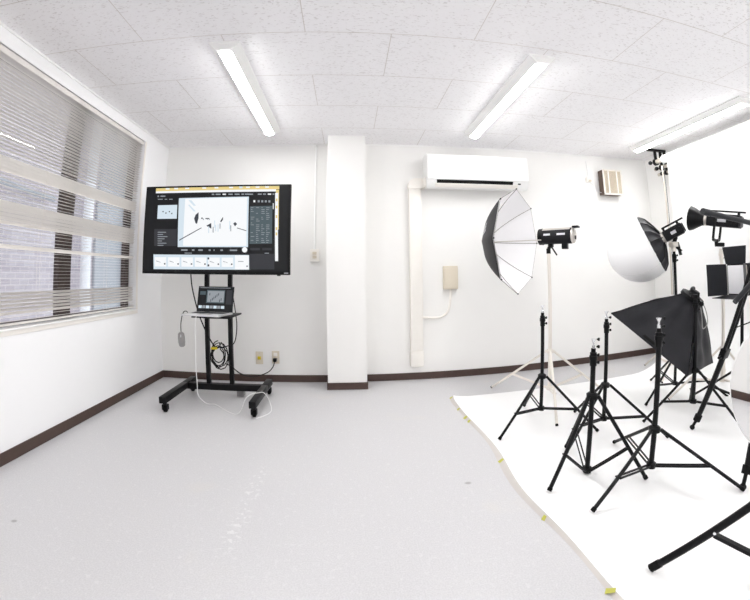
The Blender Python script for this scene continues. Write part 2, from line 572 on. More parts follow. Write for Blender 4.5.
# ------------------------------------------------------------------ ceiling lights
M_tube = emis('lit_tube_cover', (254, 254, 253), LAMP)
def ceiling_light(xc, y0, y1, label):
    t = thing('ceiling_light', label, 'ceiling light', (xc, (y0 + y1) / 2, HC), 'tube lights on the ceiling')
    b = B()
    b.prism([(xc - 0.088, y0), (xc + 0.088, y0), (xc + 0.088, y1), (xc - 0.088, y1)], HC - 0.012, HC)
    # sloping reflector sides
    for s in (-1, 1):
        b.slab([(xc + s * 0.086, y0 + 0.01, HC - 0.012), (xc + s * 0.040, y0 + 0.02, HC - 0.046), (xc + s * 0.040, y1 - 0.02, HC - 0.046), (xc + s * 0.086, y1 - 0.01, HC - 0.012)], (s, 0, -1), 0.003)
    for ya, yb in ((y0 + 0.006, y0 + 0.03), (y1 - 0.03, y1 - 0.006)):
        tr_ = [(xc - 0.086, HC - 0.012), (xc - 0.04, HC - 0.052), (xc + 0.04, HC - 0.052), (xc + 0.086, HC - 0.012)]
        p_ = [b.v((x, ya, z)) for x, z in tr_]; q_ = [b.v((x, yb, z)) for x, z in tr_]
        b.f(p_); b.f(q_[::-1])
        for k in range(4): b.f([p_[k], q_[k], q_[(k + 1) % 4], p_[(k + 1) % 4]])
    b.build('housing', M_white, t)
    pr = [(xc + 0.036 * math.cos(a), HC - 0.040 - 0.0235 * math.sin(a)) for a in [PI * k / 8 for k in range(9)]]
    b = B()
    a_ = [b.v((p[0], y0 + 0.03, p[1])) for p in pr]
    c_ = [b.v((p[0], y1 - 0.03, p[1])) for p in pr]
    for i in range(8): b.f([a_[i], a_[i + 1], c_[i + 1], c_[i]])
    b.f([a_[8], a_[0], c_[0], c_[8]]); b.f(a_); b.f(c_[::-1])
    b.build('diffuser', M_tube, t)
ceiling_light(-0.695, 1.764, 3.11, 'lit white tube light on the ceiling above the television, leftmost of three')
ceiling_light(1.122, 1.764, 3.09, 'lit white tube light on the ceiling above the air conditioner')
ceiling_light(2.99, 1.765, 3.11, 'lit white tube light on the ceiling beside the paper roll, rightmost of three')

for x_, w_ in ((-0.695, 'left'), (1.122, 'middle'), (2.99, 'right')):  # second row added out of view to brighten the foreground and left wall
    ceiling_light(x_, -0.93, 0.41, 'unseen fill tube light added on the ceiling behind the camera, %s of that row' % w_)
# ------------------------------------------------------------------ back wall fittings
# air conditioner
ac = thing('air_conditioner', 'white split air conditioner high on the back wall with black louvre slot', 'air conditioner', (1.24, YB, 1.81))
ax0, ax1, az0, az1, ayf = 0.725, 1.752, 1.812, 2.138, 3.29
b = B()
prof = [(YB, az0 + 0.02), (YB, az1), (ayf + 0.03, az1), (ayf + 0.008, az1 - 0.01), (ayf, az1 - 0.035), (ayf, az0 + 0.085), (ayf + 0.03, az0 + 0.02), (ayf + 0.06, az0)]
A_ = [b.v((ax0, p[0], p[1])) for p in prof]
C_ = [b.v((ax1, p[0], p[1])) for p in prof]
b.f(A_); b.f(C_[::-1])
for i in range(len(prof)):
    j = (i + 1) % len(prof)
    b.f([A_[i], A_[j], C_[j], C_[i]])
b.build('body', M_white, ac)
B().box((ax0 + 0.004, ayf - 0.008, az0 + 0.075), (ax1 - 0.004, ayf - 0.0005, az1 - 0.02), 0.004).build('front_panel', M_white, ac)
b = B()
b.slab([(ax0 + 0.09, ayf + 0.003, az0 + 0.070), (ax1 - 0.17, ayf + 0.003, az0 + 0.070), (ax1 - 0.17, ayf + 0.0205, az0 + 0.034), (ax0 + 0.09, ayf + 0.0205, az0 + 0.034)], (0, -1, -0.45), 0.004)
b.build('air_slot', M_rubber, ac)
b = B()
b.slab([(ax0 + 0.075, ayf + 0.006, az0 + 0.036), (ax1 - 0.12, ayf + 0.006, az0 + 0.036), (ax1 - 0.12, ayf + 0.034, az0 + 0.004), (ax0 + 0.075, ayf + 0.034, az0 + 0.004)], (0, -1, -0.7), 0.008)
b.build('louvre', M_offwhite, ac)
B().box((ax1 - 0.115, ayf + 0.012, az0 + 0.045), (ax1 - 0.085, ayf + 0.02, az0 + 0.058), 0.002).build('status_light', M_dgrey, ac)
B().box((ax0 - 0.022, ayf + 0.06, az0 + 0.015), (ax0 - 0.0005, YB, az0 + 0.1), 0.004).build('pipe_cover', M_offwhite, ac)

# pipe duct under it
dt = thing('pipe_duct', 'white plastic pipe duct running down the back wall left of the air conditioner', 'pipe cover', (0.635, YB, 0.14))
dx0, dx1, dy = 0.568, 0.688, YB - 0.062
B().box((dx0, dy, 0.29), (dx1, YB, 1.83), 0.012).build('duct_run', M_offwhite, dt)
b = B()
b.at(Matrix(((1, 0, 0, 0), (0, 0, -1, 0), (0, 1, 0, 0), (0, 0, 0, 1))))
arc = [(dx1 - 0.105 + 0 - 0.0, 0)]
pts = [(dx0 - 0.004, 1.825), (dx1 + 0.004, 1.825), (dx1 + 0.012, 1.833), (0.703, 1.835), (0.703, 1.925)]
pts += [(dx0 - 0.004 + 0.075 - 0.075 * math.sin(a), 1.85 + 0.075 * math.cos(a)) for a in [PI / 2 * k / 6 for k in range(7)]]
b.prism(pts, -YB, -(dy - 0.006))
b.build('elbow', M_offwhite, dt, True)
B().box((dx0 - 0.004, dy - 0.006, 0.135), (dx1 + 0.004, YB, 0.292), 0.018).build('end_cap', M_offwhite, dt)

# beige wall box with its lead
wb = thing('wall_box', 'beige junction box on the back wall right of the pipe duct, with a lead below', 'junction box', (0.963, YB, 0.85))
B().box((0.895, YB - 0.045, 0.862), (1.035, YB, 1.085), 0.008).build('box_body', M_beige, wb)
B().box((0.905, YB - 0.05, 0.872), (1.025, YB - 0.0455, 1.075), 0.002).build('box_lid', M_beige, wb)
B().poly(smooth_path([(0.965, YB - 0.02, 0.865), (0.962, YB - 0.02, 0.78), (0.94, YB - 0.02, 0.66), (0.88, YB - 0.018, 0.605), (0.80, YB - 0.016, 0.595), (0.69, YB - 0.016, 0.602)]), 0.011, 8).build('lead', M_offwhite, wb)

# light switch with conduit
sw = thing('wall_switch', 'cream wall switch at the end of a thin conduit left of the pillar', 'light switch', (-0.316, YB, 1.19))
B().box((-0.358, YB - 0.036, 1.138), (-0.274, YB, 1.252), 0.006).build('switch_box', M_offwhite, sw)
for z in (1.20, 1.165):
    B().box((-0.335, YB - 0.043, z), (-0.297, YB - 0.0365, z + 0.028), 0.002).build('button', M_beige, sw)
B().poly(smooth_path([(-0.316, YB - 0.012, 1.25), (-0.316, YB - 0.012, 1.7), (-0.316, YB - 0.012, 2.2), (-0.316, YB - 0.02, 2.245), (-0.316, YB - 0.05, 2.262)]), 0.010, 10).build('conduit', M_white, sw)

# two outlets
def outlet(x, z, name, label, grp):
    t = thing(name, label, 'wall outlet', (x, YB, z), grp)
    B().box((x - 0.035, YB - 0.009, z - 0.06), (x + 0.035, YB, z + 0.06), 0.004).build('plate', M_beige, t)
    return t
o1 = outlet(-0.852, 0.23, 'wall_outlet', 'beige wall plate with a yellow centre beside the television stand', 'wall plates')
B().box((-0.868, YB - 0.013, 0.214), (-0.836, YB - 0.0095, 0.246), 0.003).build('socket', M_yellow, o1)
for z in (0.185, 0.275):
    B().at(frame((-0.852, YB - 0.0095, z), (0, -1, 0))).lathe([(0.004, 0), (0.004, 0.003), (0, 0.003)], 8).build('screw', M_silver, o1)
o2 = outlet(-0.696, 0.238, 'wall_outlet', 'beige wall outlet with a black plug in it, left of the pillar', 'wall plates')
for z in (0.218, 0.266):
    B().box((-0.714, YB - 0.013, z - 0.016), (-0.678, YB - 0.0095, z + 0.016), 0.002).build('socket', M_offwhite, o2)

# extractor vent
vt = thing('ventilation_fan', 'square tan wall vent with slotted grille high on the back wall at right', 'ventilation fan', (2.83, YB, 1.83))
vx0, vx1, vz0, vz1, vy = 2.755, 3.012, 1.822, 2.10, YB - 0.085
B().box((vx0, vy, vz0), (vx1, YB, vz1), 0.004).build('casing', M_vents, vt)
b = B()
b.box((vx0 - 0.004, vy - 0.014, vz0 - 0.004), (vx1 + 0.004, vy - 0.0005, vz0 + 0.014)).box((vx0 - 0.004, vy - 0.014, vz1 - 0.010), (vx1 + 0.004, vy - 0.0005, vz1 + 0.004))
for x in (vx0 - 0.004, vx0 + 0.062, vx1 - 0.077, vx1 - 0.010):
    b.box((x, vy - 0.014, vz0), (x + 0.014, vy - 0.0005, vz1))
b.build('grille_frame', M_offwhite, vt, False)
for xa, xb in ((vx0 + 0.011, vx0 + 0.061), (vx0 + 0.077, vx1 - 0.078), (vx1 - 0.062, vx1 - 0.011)):
    b = B()
    z = vz0 + 0.018
    while z < vz1 - 0.016:
        b.slab([(xa, vy - 0.010, z), (xb, vy - 0.010, z), (xb, vy - 0.002, z + 0.011), (xa, vy - 0.002, z + 0.011)], (0, -1, 0.6), 0.002)
        z += 0.012
    b.build('louvre_panel', M_ventg, vt, False)
pc = B().poly(smooth_path([(2.60, YB - 0.006, 2.21), (2.61, YB - 0.006, 2.08), (2.60, YB - 0.006, 1.99), (2.68, YB - 0.006, 1.93), (2.72, YB - 0.006, 1.87), (2.757, YB - 0.03, 1.85)]), 0.004, 6)
tag(pc.build('power_lead', M_cablew), 'thin white lead dropping from the ceiling to the tan wall vent', 'cable')
t = thing('small_socket', 'small cream socket on the back wall left of the tan vent', 'wall outlet', (2.60, YB, 1.99))
B().box((2.577, YB - 0.02, 1.965), (2.612, YB - 0.0, 2.02), 0.004).build('plate', M_offwhite, t)
B().box((2.605, YB - 0.036, 1.968), (2.63, YB - 0.0205, 1.99), 0.003).build('plug', M_beige, t)

# ------------------------------------------------------------------ television on its trolley
tx0, tx1, tz0, tz1, ty = -1.676, -0.450, 1.0165, 1.722, 2.85
tv = thing('television', 'large flat black television showing photo editing software, on the wheeled stand', 'television', ((tx0 + tx1) / 2, ty + 0.03, tz0))
B().box((tx0, ty, tz0), (tx1, ty + 0.035, tz1), 0.004).box((tx0 + 0.15, ty + 0.035, tz0 + 0.05), (tx1 - 0.15, ty + 0.065, tz1 - 0.12), 0.008).build('case', M_blackp, tv)
E_ = 1.0
scr = [emis('screen_near_black', (22, 23, 26), E_), emis('screen_white', (247, 249, 251), E_), emis('screen_pale_blue', (214, 228, 238), E_),
       emis('screen_slate', (78, 92, 98), E_), emis('screen_yellow', (232, 210, 140), E_), emis('screen_charcoal', (52, 53, 58), E_), emis('screen_text', (150, 156, 162), E_), emis('screen_ink', (62, 66, 74), E_)]
b = B()
def sc_pt(zx, zy, d):
    """place on the screen, 0..1 across and down"""
    return (tx0 + zx * (tx1 - tx0), ty - 0.0006 - d * 0.00035, tz1 - zy * (tz1 - tz0))
def UV(zx, zy):
    v = (zy - 66) / 368.0
    xl = 71 - 14 * v
    u = (zx - xl) / (671 - 6 * v - xl)
    top = 72 - 15 * u
    u += 0.106 * u * (1 - u)
    bot = 433 + 4 * u
    return u, (zy - top) / (bot - top)
def scq(mi, d, *pts):
    b.mat(mi)
    b.f([b.v(sc_pt(*UV(*p), d)) for p in pts])
def scr_rect(mi, d, x0, y0, x1, y1): scq(mi, d, (x0, y0), (x1, y0), (x1, y1), (x0, y1))
scq(0, 0, (74, 82), (656, 68), (652, 424), (66, 424))
scq(4, 1, (110, 79), (620, 66), (620, 80), (110, 92))
scq(1, 1, (110, 92), (606, 80), (606, 90), (110, 100))
scr_rect(4, 1, 606, 82, 619, 250)
scr_rect(1, 2, 603, 96, 616, 380)
for y in (120, 150, 190, 240, 262): scr_rect(4, 3, 606, y, 613, y + 12)
for x in (150, 185, 230, 300, 350, 410, 480, 520, 560): scr_rect(1, 2, x, 79 - (x - 110) * 0.024, x + 16, 85 - (x - 110) * 0.024)
scr_rect(2, 3, 452, 70, 466, 78)
scq(0, 4, (105, 101), (601, 90), (600, 416), (103, 416))
scr_rect(5, 5, 497, 350, 600, 414)
scr_rect(5, 5, 108, 250, 200, 320)
for k, y in enumerate(range(262, 318, 9)): scr_rect(6, 6, 122, y, 122 + (34, 22, 40, 28, 18, 36, 24)[k], y + 3)
scr_rect(6, 6, 118, 110, 124, 116); scr_rect(6, 6, 130, 110, 150, 115)
scr_rect(6, 6, 120, 124, 140, 127); scr_rect(6, 6, 148, 124, 158, 127); scr_rect(6, 6, 166, 124, 180, 127)
for x, w in ((340, 10), (356, 20), (384, 14), (408, 18), (434, 20), (462, 10), (476, 34), (530, 16), (552, 12), (572, 14), (592, 8)):
    scr_rect(1 if x in (384, 572) else 6, 6, x, 102 - (x - 340) * 0.012, x + w, 107 - (x - 340) * 0.012)
# photo thumbnail and the big photo on screen
scq(2, 5, (121, 151), (200, 149), (199, 207), (119, 208))
scq(2, 5, (206, 121), (493, 113), (491, 323), (204, 324))
scq(1, 6, (232, 124), (486, 117), (484, 318), (226, 319))
scq(2, 7, (245, 130), (258, 130), (276, 152), (268, 154)); scq(2, 7, (244, 150), (250, 148), (276, 176), (268, 177))
scq(7, 7, (288, 180), (276, 190), (270, 206), (276, 226), (282, 228), (288, 205))
scq(7, 7, (320, 236), (340, 224), (341, 248))
scq(7, 7, (430, 226), (438, 220), (446, 228), (437, 238))
scq(7, 7, (210, 294), (300, 243), (301, 246), (211, 298))
scq(7, 7, (446, 243), (484, 254), (484, 257), (446, 246))
scq(7, 7, (376, 218), (388, 198), (388, 210), (380, 222))
for x, y, h in ((352, 214, 30), (356, 232, 26), (346, 240, 24), (366, 230, 30), (374, 226, 22), (414, 216, 34), (418, 234, 24), (328, 238, 28), (306, 206, 6), (322, 206, 5), (330, 208, 4)):
    scr_rect(2 if h > 25 else 6, 7, x, y, x + 4, y + h)
scr_rect(7, 7, 299, 202, 305, 208); scr_rect(7, 7, 316, 204, 332, 208)
for x, y in ((140, 175), (152, 181), (166, 175), (176, 183)): scr_rect(7, 6, x, y, x + 5, y + 5)
# tool strip, filmstrip, right panel
for x, w in ((218, 26), (262, 10), (288, 18), (330, 8), (350, 4), (378, 10), (416, 30)): scr_rect(6, 6, x, 333, x + w, 339)
b.mat(1); b.f([b.v(sc_pt(*UV(477 + 11 * math.cos(a), 334 + 11 * math.sin(a)), 6)) for a in [2 * PI * k / 16 for k in range(16)]])
scr_rect(2, 5, 105, 355, 495, 415)
scr_rect(1, 6, 437, 357, 494, 414)
for k in range(6): 
    x = 110 + k * 54.5
    scr_rect(1, 6, x, 366, x + 47, 404)
    scq(6, 7, (x + 6, 380), (x + 24, 386), (x + 24, 388), (x + 6, 383)); scr_rect(7, 7, x + 38, 390, x + 44, 396)
scr_rect(7, 7, 325, 366, 332, 374); scr_rect(7, 7, 325, 394, 332, 402); scr_rect(7, 7, 484, 398, 489, 404); scr_rect(6, 7, 450, 380, 472, 383)
for x in (512, 530, 545, 560, 575): scr_rect(1 if x == 512 else 6, 6, x, 128, x + 8, 137)
scq(3, 5, (498, 154), (592, 151), (591, 308), (497, 310))
rs_ = random.Random(3)
for k, y in enumerate(range(158, 306, 8)):
    for x in (502, 524, 546, 566):
        if rs_.random() < 0.7: scr_rect(6, 6, x, y, x + rs_.uniform(4, 16), y + 2.4)
scr_rect(5, 6, 500, 326, 540, 336); scr_rect(5, 6, 550, 326, 590, 336); scr_rect(6, 6, 560, 346, 578, 349); scr_rect(6, 6, 232, 347, 262, 350)
scr_rect(1, 6, 594, 140, 597, 165)
b.build('screen', scr, tv, False)
B().box((tx1 - 0.045, ty - 0.002, tz0 + 0.012), (tx1 - 0.012, ty - 0.0003, tz0 + 0.017)).build('badge', M_label, tv, False)
B().box((tx1 - 0.10, ty + 0.004, tz0 - 0.008), (tx1 - 0.075, ty + 0.02, tz0 - 0.0003)).build('sensor', M_blackp, tv, False)

st = thing('television_stand', 'black wheeled television stand with two uprights and a laptop shelf', 'television stand', (-1.03, 3.0, 0))
for x in (-1.165, -0.966):
    b = B().box((x - 0.016, 2.972, 0.12), (x + 0.016, 3.012, 1.55), 0.004)
    b.build('upright', M_black, st)
B().box((-1.36, 2.965, 0.068), (-0.69, 3.02, 0.12), 0.004).build('crossbar', M_black, st)
for x in (-1.365, -0.688):
    lg = B().box((x - 0.026, 2.55, 0.078), (x + 0.026, 2.965, 0.128), 0.004).box((x - 0.026, 2.965, 0.078), (x + 0.026, 3.15, 0.128), 0.004).build('foot_beam', M_black, st)
    for y in (2.59, 3.11):
        c = B()
        c.at(Matrix.Translation((x, y, 0)))
        c.tube((0, 0, 0.058), (0, 0, 0.0745), 0.014)
        c.box((-0.021, -0.012, 0.020), (-0.016, 0.022, 0.058)).box((0.016, -0.012, 0.020), (0.021, 0.022, 0.058)).box((-0.021, -0.012, 0.055), (0.021, 0.022, 0.061))
        cf = c.build('caster', M_blackp, lg)
        c = B().at(frame((x - 0.014, y + 0.010, 0.0265), (1, 0, 0))).lathe([(0.006, 0), (0.020, 0.001), (0.0265, 0.004), (0.0265, 0.024), (0.020, 0.027), (0.006, 0.028)], 20, cap=True)
        c.build('wheel', M_rubber, lg)
B().box((-1.20, 2.925, 1.28), (-0.94, 2.97, 1.34), 0.003).box((-1.17 - 0.02, 2.9155, 1.15), (-1.17 + 0.02, 2.9715, 1.5), 0.003).box((-0.968 - 0.02, 2.9155, 1.15), (-0.968 + 0.02, 2.9715, 1.5), 0.003).build('mount_bracket', M_black, st)
sh = B().box((-1.16, 2.66, 0.700), (-0.862, 2.965, 0.712), 0.003).box((-1.185, 2.955, 0.66), (-0.954, 2.9715, 0.7115), 0.002)
sh.build('shelf', M_black, st)

# laptop on the shelf
lp = thing('laptop', 'open silver laptop with a dark photo editing screen on the stand shelf', 'laptop', (-1.02, 2.75, 0.712))
b = B().prism([(-1.245, 2.665), (-0.935, 2.632), (-0.898, 2.84), (-1.205, 2.872)], 0.7125, 0.725)
b.build('base', M_lapt, lp, False)
B().prism([(-1.205, 2.765), (-0.94, 2.738), (-0.922, 2.82), (-1.19, 2.848)], 0.7253, 0.7268).build('keyboard', M_keys, lp, False)
B().prism([(-1.13, 2.685), (-1.02, 2.674), (-1.012, 2.728), (-1.122, 2.74)], 0.7253, 0.7262).build('touchpad', M_grey, lp, False)
LF = Matrix.Translation((-1.205, 2.866, 0.727)) @ Matrix.Rotation(R(-5.8), 4, 'Z') @ Matrix.Rotation(R(-12), 4, 'X')
lw, lh = 0.308, 0.2
lid = B(LF).box((0, 0, 0), (lw, 0.006, lh), 0.002).build('lid', M_dgrey, lp)
b = B(LF)
def lq(mi, d, u0, v0, u1, v1):
    b.mat(mi)
    b.quad((u0 * lw, -0.0004 - d * 0.0003, (1 - v1) * lh), (u1 * lw, -0.0004 - d * 0.0003, (1 - v1) * lh), (u1 * lw, -0.0004 - d * 0.0003, (1 - v0) * lh), (u0 * lw, -0.0004 - d * 0.0003, (1 - v0) * lh))
lq(0, 0, 0.02, 0.03, 0.98, 0.94); lq(6, 1, 0.05, 0.05, 0.9, 0.07); lq(3, 1, 0.06, 0.2, 0.22, 0.34)
lq(3, 1, 0.25, 0.14, 0.76, 0.66); lq(6, 2, 0.28, 0.18, 0.74, 0.62)
for k in range(9): lq(7, 3, 0.33 + 0.041 * k, 0.26 + 0.05 * (k * 5 % 6), 0.35 + 0.041 * k, 0.36 + 0.05 * (k * 5 % 6))
lq(5, 1, 0.8, 0.14, 0.96, 0.7)
for k in range(7): lq(6 if k % 2 else 2, 1, 0.05 + 0.105 * k, 0.76, 0.14 + 0.105 * k, 0.87)
b.build('laptop_screen', scr, lp, False)

# mouse hanging off the shelf
ms = thing('computer_mouse', 'grey computer mouse dangling by its cable beside the television stand', 'computer mouse', (-1.27, 2.72, 0.47))
b = B(Matrix.Translation((-1.268, 2.72, 0.525)) @ Matrix.Rotation(R(-4), 4, 'Y'))
b.lathe([(0.0, -0.056), (0.014, -0.054), (0.024, -0.045), (0.028, -0.02), (0.028, 0.02), (0.025, 0.045), (0.016, 0.055), (0, 0.057)], 16)
for v in b.bm.verts: v.co.y = 2.72 + (v.co.y - 2.72) * 0.6
b.build('mouse_body', M_grey, ms)
B().tube((-1.266, 2.7025, 0.545), (-1.266, 2.7025, 0.565), 0.004, n=8).build('scroll_wheel', M_label, ms)
B().poly(smooth_path([(-1.2705, 2.72, 0.5805), (-1.276, 2.73, 0.64), (-1.272, 2.745, 0.70), (-1.262, 2.76, 0.733), (-1.245, 2.77, 0.734), (-1.232, 2.765, 0.7195)]), 0.0035, 6).build('mouse_cable', M_cable, ms)

# cables
cb = thing('power_cable', 'black power cable coiled on the stand and plugged into the wall outlet', 'cable', (-1.05, 3.03, 0.3))
b = B()
b.poly(smooth_path([(-1.29, 2.95, 1.015), (-1.285, 2.96, 0.93), (-1.27, 2.97, 0.84), (-1.22, 2.955, 0.69), (-1.16, 2.955, 0.55), (-1.11, 2.955, 0.46), (-1.08, 2.95, 0.42)]), 0.005, 6)
b.build('upper_run', M_cable, cb)
b = B()
pts = []
for k in range(5 * 12 + 1):
    a = 2 * PI * k / 12
    w = k // 12
    pts.append((-1.055 + (0.060 + 0.012 * math.sin(w * 2.1)) * math.cos(a + 1.6) + 0.014 * math.sin(w * 1.7), 2.945 + 0.004 * (w - 2) + 0.003 * math.sin(a), 0.362 + (0.088 + 0.022 * math.cos(w * 1.3)) * math.sin(a + 1.6) + 0.016 * math.cos(w * 2.9)))
b.poly(pts, 0.0045, 6)
b.build('coil', M_cable, cb)
B().box((-1.115, 2.925, 0.415), (-1.065, 2.968, 0.434), 0.006).build('cable_tie', M_yellow, cb)
B().poly(smooth_path([(-1.04, 2.945, 0.43), (-0.99, 2.96, 0.44), (-0.93, 2.975, 0.47), (-0.915, 3.0, 0.6), (-0.93, 3.0, 0.75), (-0.955, 3.0, 0.9)]), 0.0045, 6).build('side_run', M_cable, cb)
B().poly(smooth_path([(-1.0, 2.948, 0.30), (-0.96, 2.965, 0.275), (-0.92, 3.05, 0.20), (-0.88, 3.2, 0.13), (-0.82, 3.32, 0.105), (-0.75, 3.40, 0.12), (-0.71, 3.43, 0.165), (-0.698, 3.445, 0.215)]), 0.005, 6).build('wall_run', M_cable, cb)
B().box((-0.714, 3.435, 0.205), (-0.682, 3.4805, 0.235), 0.005).build('plug', M_blackp, cb)
wc = B().poly(smooth_path([(-1.118, 2.655, 0.714), (-1.122, 2.64, 0.66), (-1.128, 2.65, 0.50), (-1.132, 2.655, 0.36), (-1.13, 2.66, 0.22), (-1.15, 2.72, 0.10), (-1.11, 2.78, 0.02), (-1.05, 2.81, 0.004), (-0.91, 2.675, 0.004), (-0.83, 2.63, 0.004), (-0.80, 2.66, 0.03), (-0.765, 2.65, 0.11), (-0.735, 2.70, 0.134), (-0.69, 2.75, 0.1315), (-0.65, 2.77, 0.125), (-0.615, 2.78, 0.06), (-0.59, 2.72, 0.004), (-0.62, 2.62, 0.004), (-0.67, 2.56, 0.004)]), 0.0028, 6)
tag(wc.build('white_cable', M_cablew), 'thin white cable trailing from the laptop to the floor round the stand foot', 'cable')
ad = thing('power_adapter', 'small grey adapter block under the television stand crossbar', 'adapter', (-0.915, 3.05, 0))
B().box((-0.945, 3.03, 0.001), (-0.885, 3.09, 0.062), 0.008).build('adapter_body', M_grey, ad)
B().tube((-0.915, 3.06, 0.0625), (-0.915, 3.06, 0.066), 0.008).build('strain_relief', M_blackp, ad)

# ------------------------------------------------------------------ paper backdrop
XP = 3.232
bd = thing('paper_backdrop', 'seamless white paper sheet hung on the right wall and swept out over the floor', 'photo backdrop', (2.0, 1.2, 0))
ys = [0.05 + 2.86 * k / 44 for k in range(45)]
b = B()
def edge(y):
    return 0.80 + 0.022 * math.sin(y * 3.3 + 0.4) + 0.012 * math.sin(y * 7.1) - 0.03 * max(0, (y - 2.75) / 0.16) ** 2 * -1
def lift_at(y):
    return 0.011 + 0.005 * math.sin(y * 5.2) + 0.003 * math.sin(y * 11.0 + 1)
grid = []
for y in ys:
    e = edge(y)
    lift = lift_at(y)
    row = [(e, y, lift + 0.0015), (e + 0.025, y, lift * 0.62 + 0.0015), (e + 0.06, y, lift * 0.3 + 0.0015), (e + 0.12, y, 0.0018), (1.3, y, 0.0016), (1.8, y, 0.0016), (2.3, y, 0.0016), (2.62, y, 0.0016)]
    rr = XP - 2.62
    for k in range(1, 13):
        a = PI / 2 * k / 12
        row.append((2.62 + rr * math.sin(a), y, 0.0016 + rr * (1 - math.cos(a))))
    for z in (0.9, 1.3, 1.7, 2.0, 2.13):
        row.append((XP, y, z))
    grid.append([b.v(p) for p in row])
for r0, r1 in zip(grid, grid[1:]):
    for k in range(len(r0) - 1):
        b.f([r0[k], r0[k + 1], r1[k + 1], r1[k]])
b.build('paper_sheet', M_paper, bd)
b = B()
for i in range(len(ys) - 1):
    y0, y1 = ys[i], ys[i + 1]
    w0 = 0.018 + 0.016 * math.sin(y0 * 2.3 + 0.6) ** 2; w1 = 0.018 + 0.016 * math.sin(y1 * 2.3 + 0.6) ** 2
    l0 = lift_at(y0); l1 = lift_at(y1)
    b.quad((edge(y0), y0, l0 + 0.0012), (edge(y1), y1, l1 + 0.0012), (edge(y1) - w1, y1, 0.0006), (edge(y0) - w0, y0, 0.0006))
b.build('curled_edge', M_papback, bd)
B().tube((XP + 0.035, -0.1, 2.135), (XP + 0.035, 2.985, 2.135), 0.045, n=28).build('paper_roll', M_paper, bd)
B().tube((XP + 0.035, 2.985, 2.135), (XP + 0.035, 3.10, 2.135), 0.024, n=20).build('roll_core', M_tubeb, bd)
rng = random.Random(5)
for k, (y, s) in enumerate(((2.88, 1), (2.62, .8), (2.45, 1.1), (2.38, .8), (1.80, 1.2), (1.28, .8), (0.85, 1.2))):
    e = edge(y)
    l = 0.004
    t = B().at(Matrix.Translation((e - 0.018, y, 0.0)) @ Matrix.Rotation(rng.uniform(-.7, .7), 4, 'Z'))
    s *= 0.62
    t.slab([(-0.022 * s, -0.016 * s, 0.003), (0.02 * s, -0.012 * s, 0.014), (0.022 * s, 0.014 * s, 0.016), (-0.018 * s, 0.017 * s, 0.004)], (0, 0, 1), 0.001)
    o = t.build('floor_tape', M_tape, smooth=False)
    tag(o, ('yellow-green tape bit at the far left corner of the white paper', 'yellow-green tape bit on the paper edge, second from the far corner',
            'largest yellow-green tape bit near the far end of the paper edge', 'yellow-green tape bit on the paper edge, fourth from the far corner',
            'yellow-green tape bit halfway along the paper edge, alone left of the folded black stand', 'small yellow-green tape bit on the paper edge, second from the near end',
            'yellow-green tape bit at the near end of the paper edge, bottom of the picture')[k], 'tape', 'tape bits holding the paper down')

# roll brackets on the far end
br = thing('roll_bracket', 'black triple roller bracket holding the paper roll near the ceiling corner', 'bracket', (3.3, 3.1, 2.2))
B().box((3.17, 3.075, HC - 0.022), (3.42, 3.115, HC - 0.001), 0.003).build('ceiling_plate', M_black, br)
for n_, (x, z, cr) in enumerate(((3.265, 2.135, 0.030), (3.345, 2.08, 0.026), (3.41, 2.03, 0.02))):
    b = B()
    b.box((x - 0.014, 3.085, z + cr), (x + 0.014, 3.105, HC - 0.022), 0.002)
    b.at(frame((x, 3.082, z), (0, 1, 0))).lathe([(cr - 0.004, 0), (cr + 0.008, 0), (cr + 0.008, 0.028), (cr - 0.004, 0.028)], 20, True)
    h = b.build('hook', M_black, br)
    k = B()
    k.tube((x - cr - 0.006, 3.095, z - 0.012), (x - cr - 0.055, 3.085, z - 0.02), 0.007)
    k.sph((x - cr - 0.072, 3.082, z - 0.023), 0.022, 8)
    k.build('knob', M_black, h)
for (x, z, y1) in ((3.345, 2.08, 3.2), (3.41, 2.03, 3.22)):
    o = B().tube((x, 0.0, z), (x, y1, z), 0.018, n=16).build('roller_tube', M_tubeb)
    tag(o, 'upper cream roller tube behind the paper roll' if z > 2.05 else 'lower cream roller tube behind the paper roll', 'tube', 'spare roller tubes')
ch = thing('pull_chain', 'cream pull chain hanging beside the far edge of the white paper', 'pull chain', (3.19, 3.0, 0.7))
B().tube((3.222, 2.98, 2.06), (3.222, 2.98, 0.72), 0.008, n=10).build('chain_sleeve', M_tubeb, ch)
B().tube((3.246, 2.98, 2.06), (3.246, 2.98, 0.72), 0.003, n=6).build('chain', M_dgrey, ch)

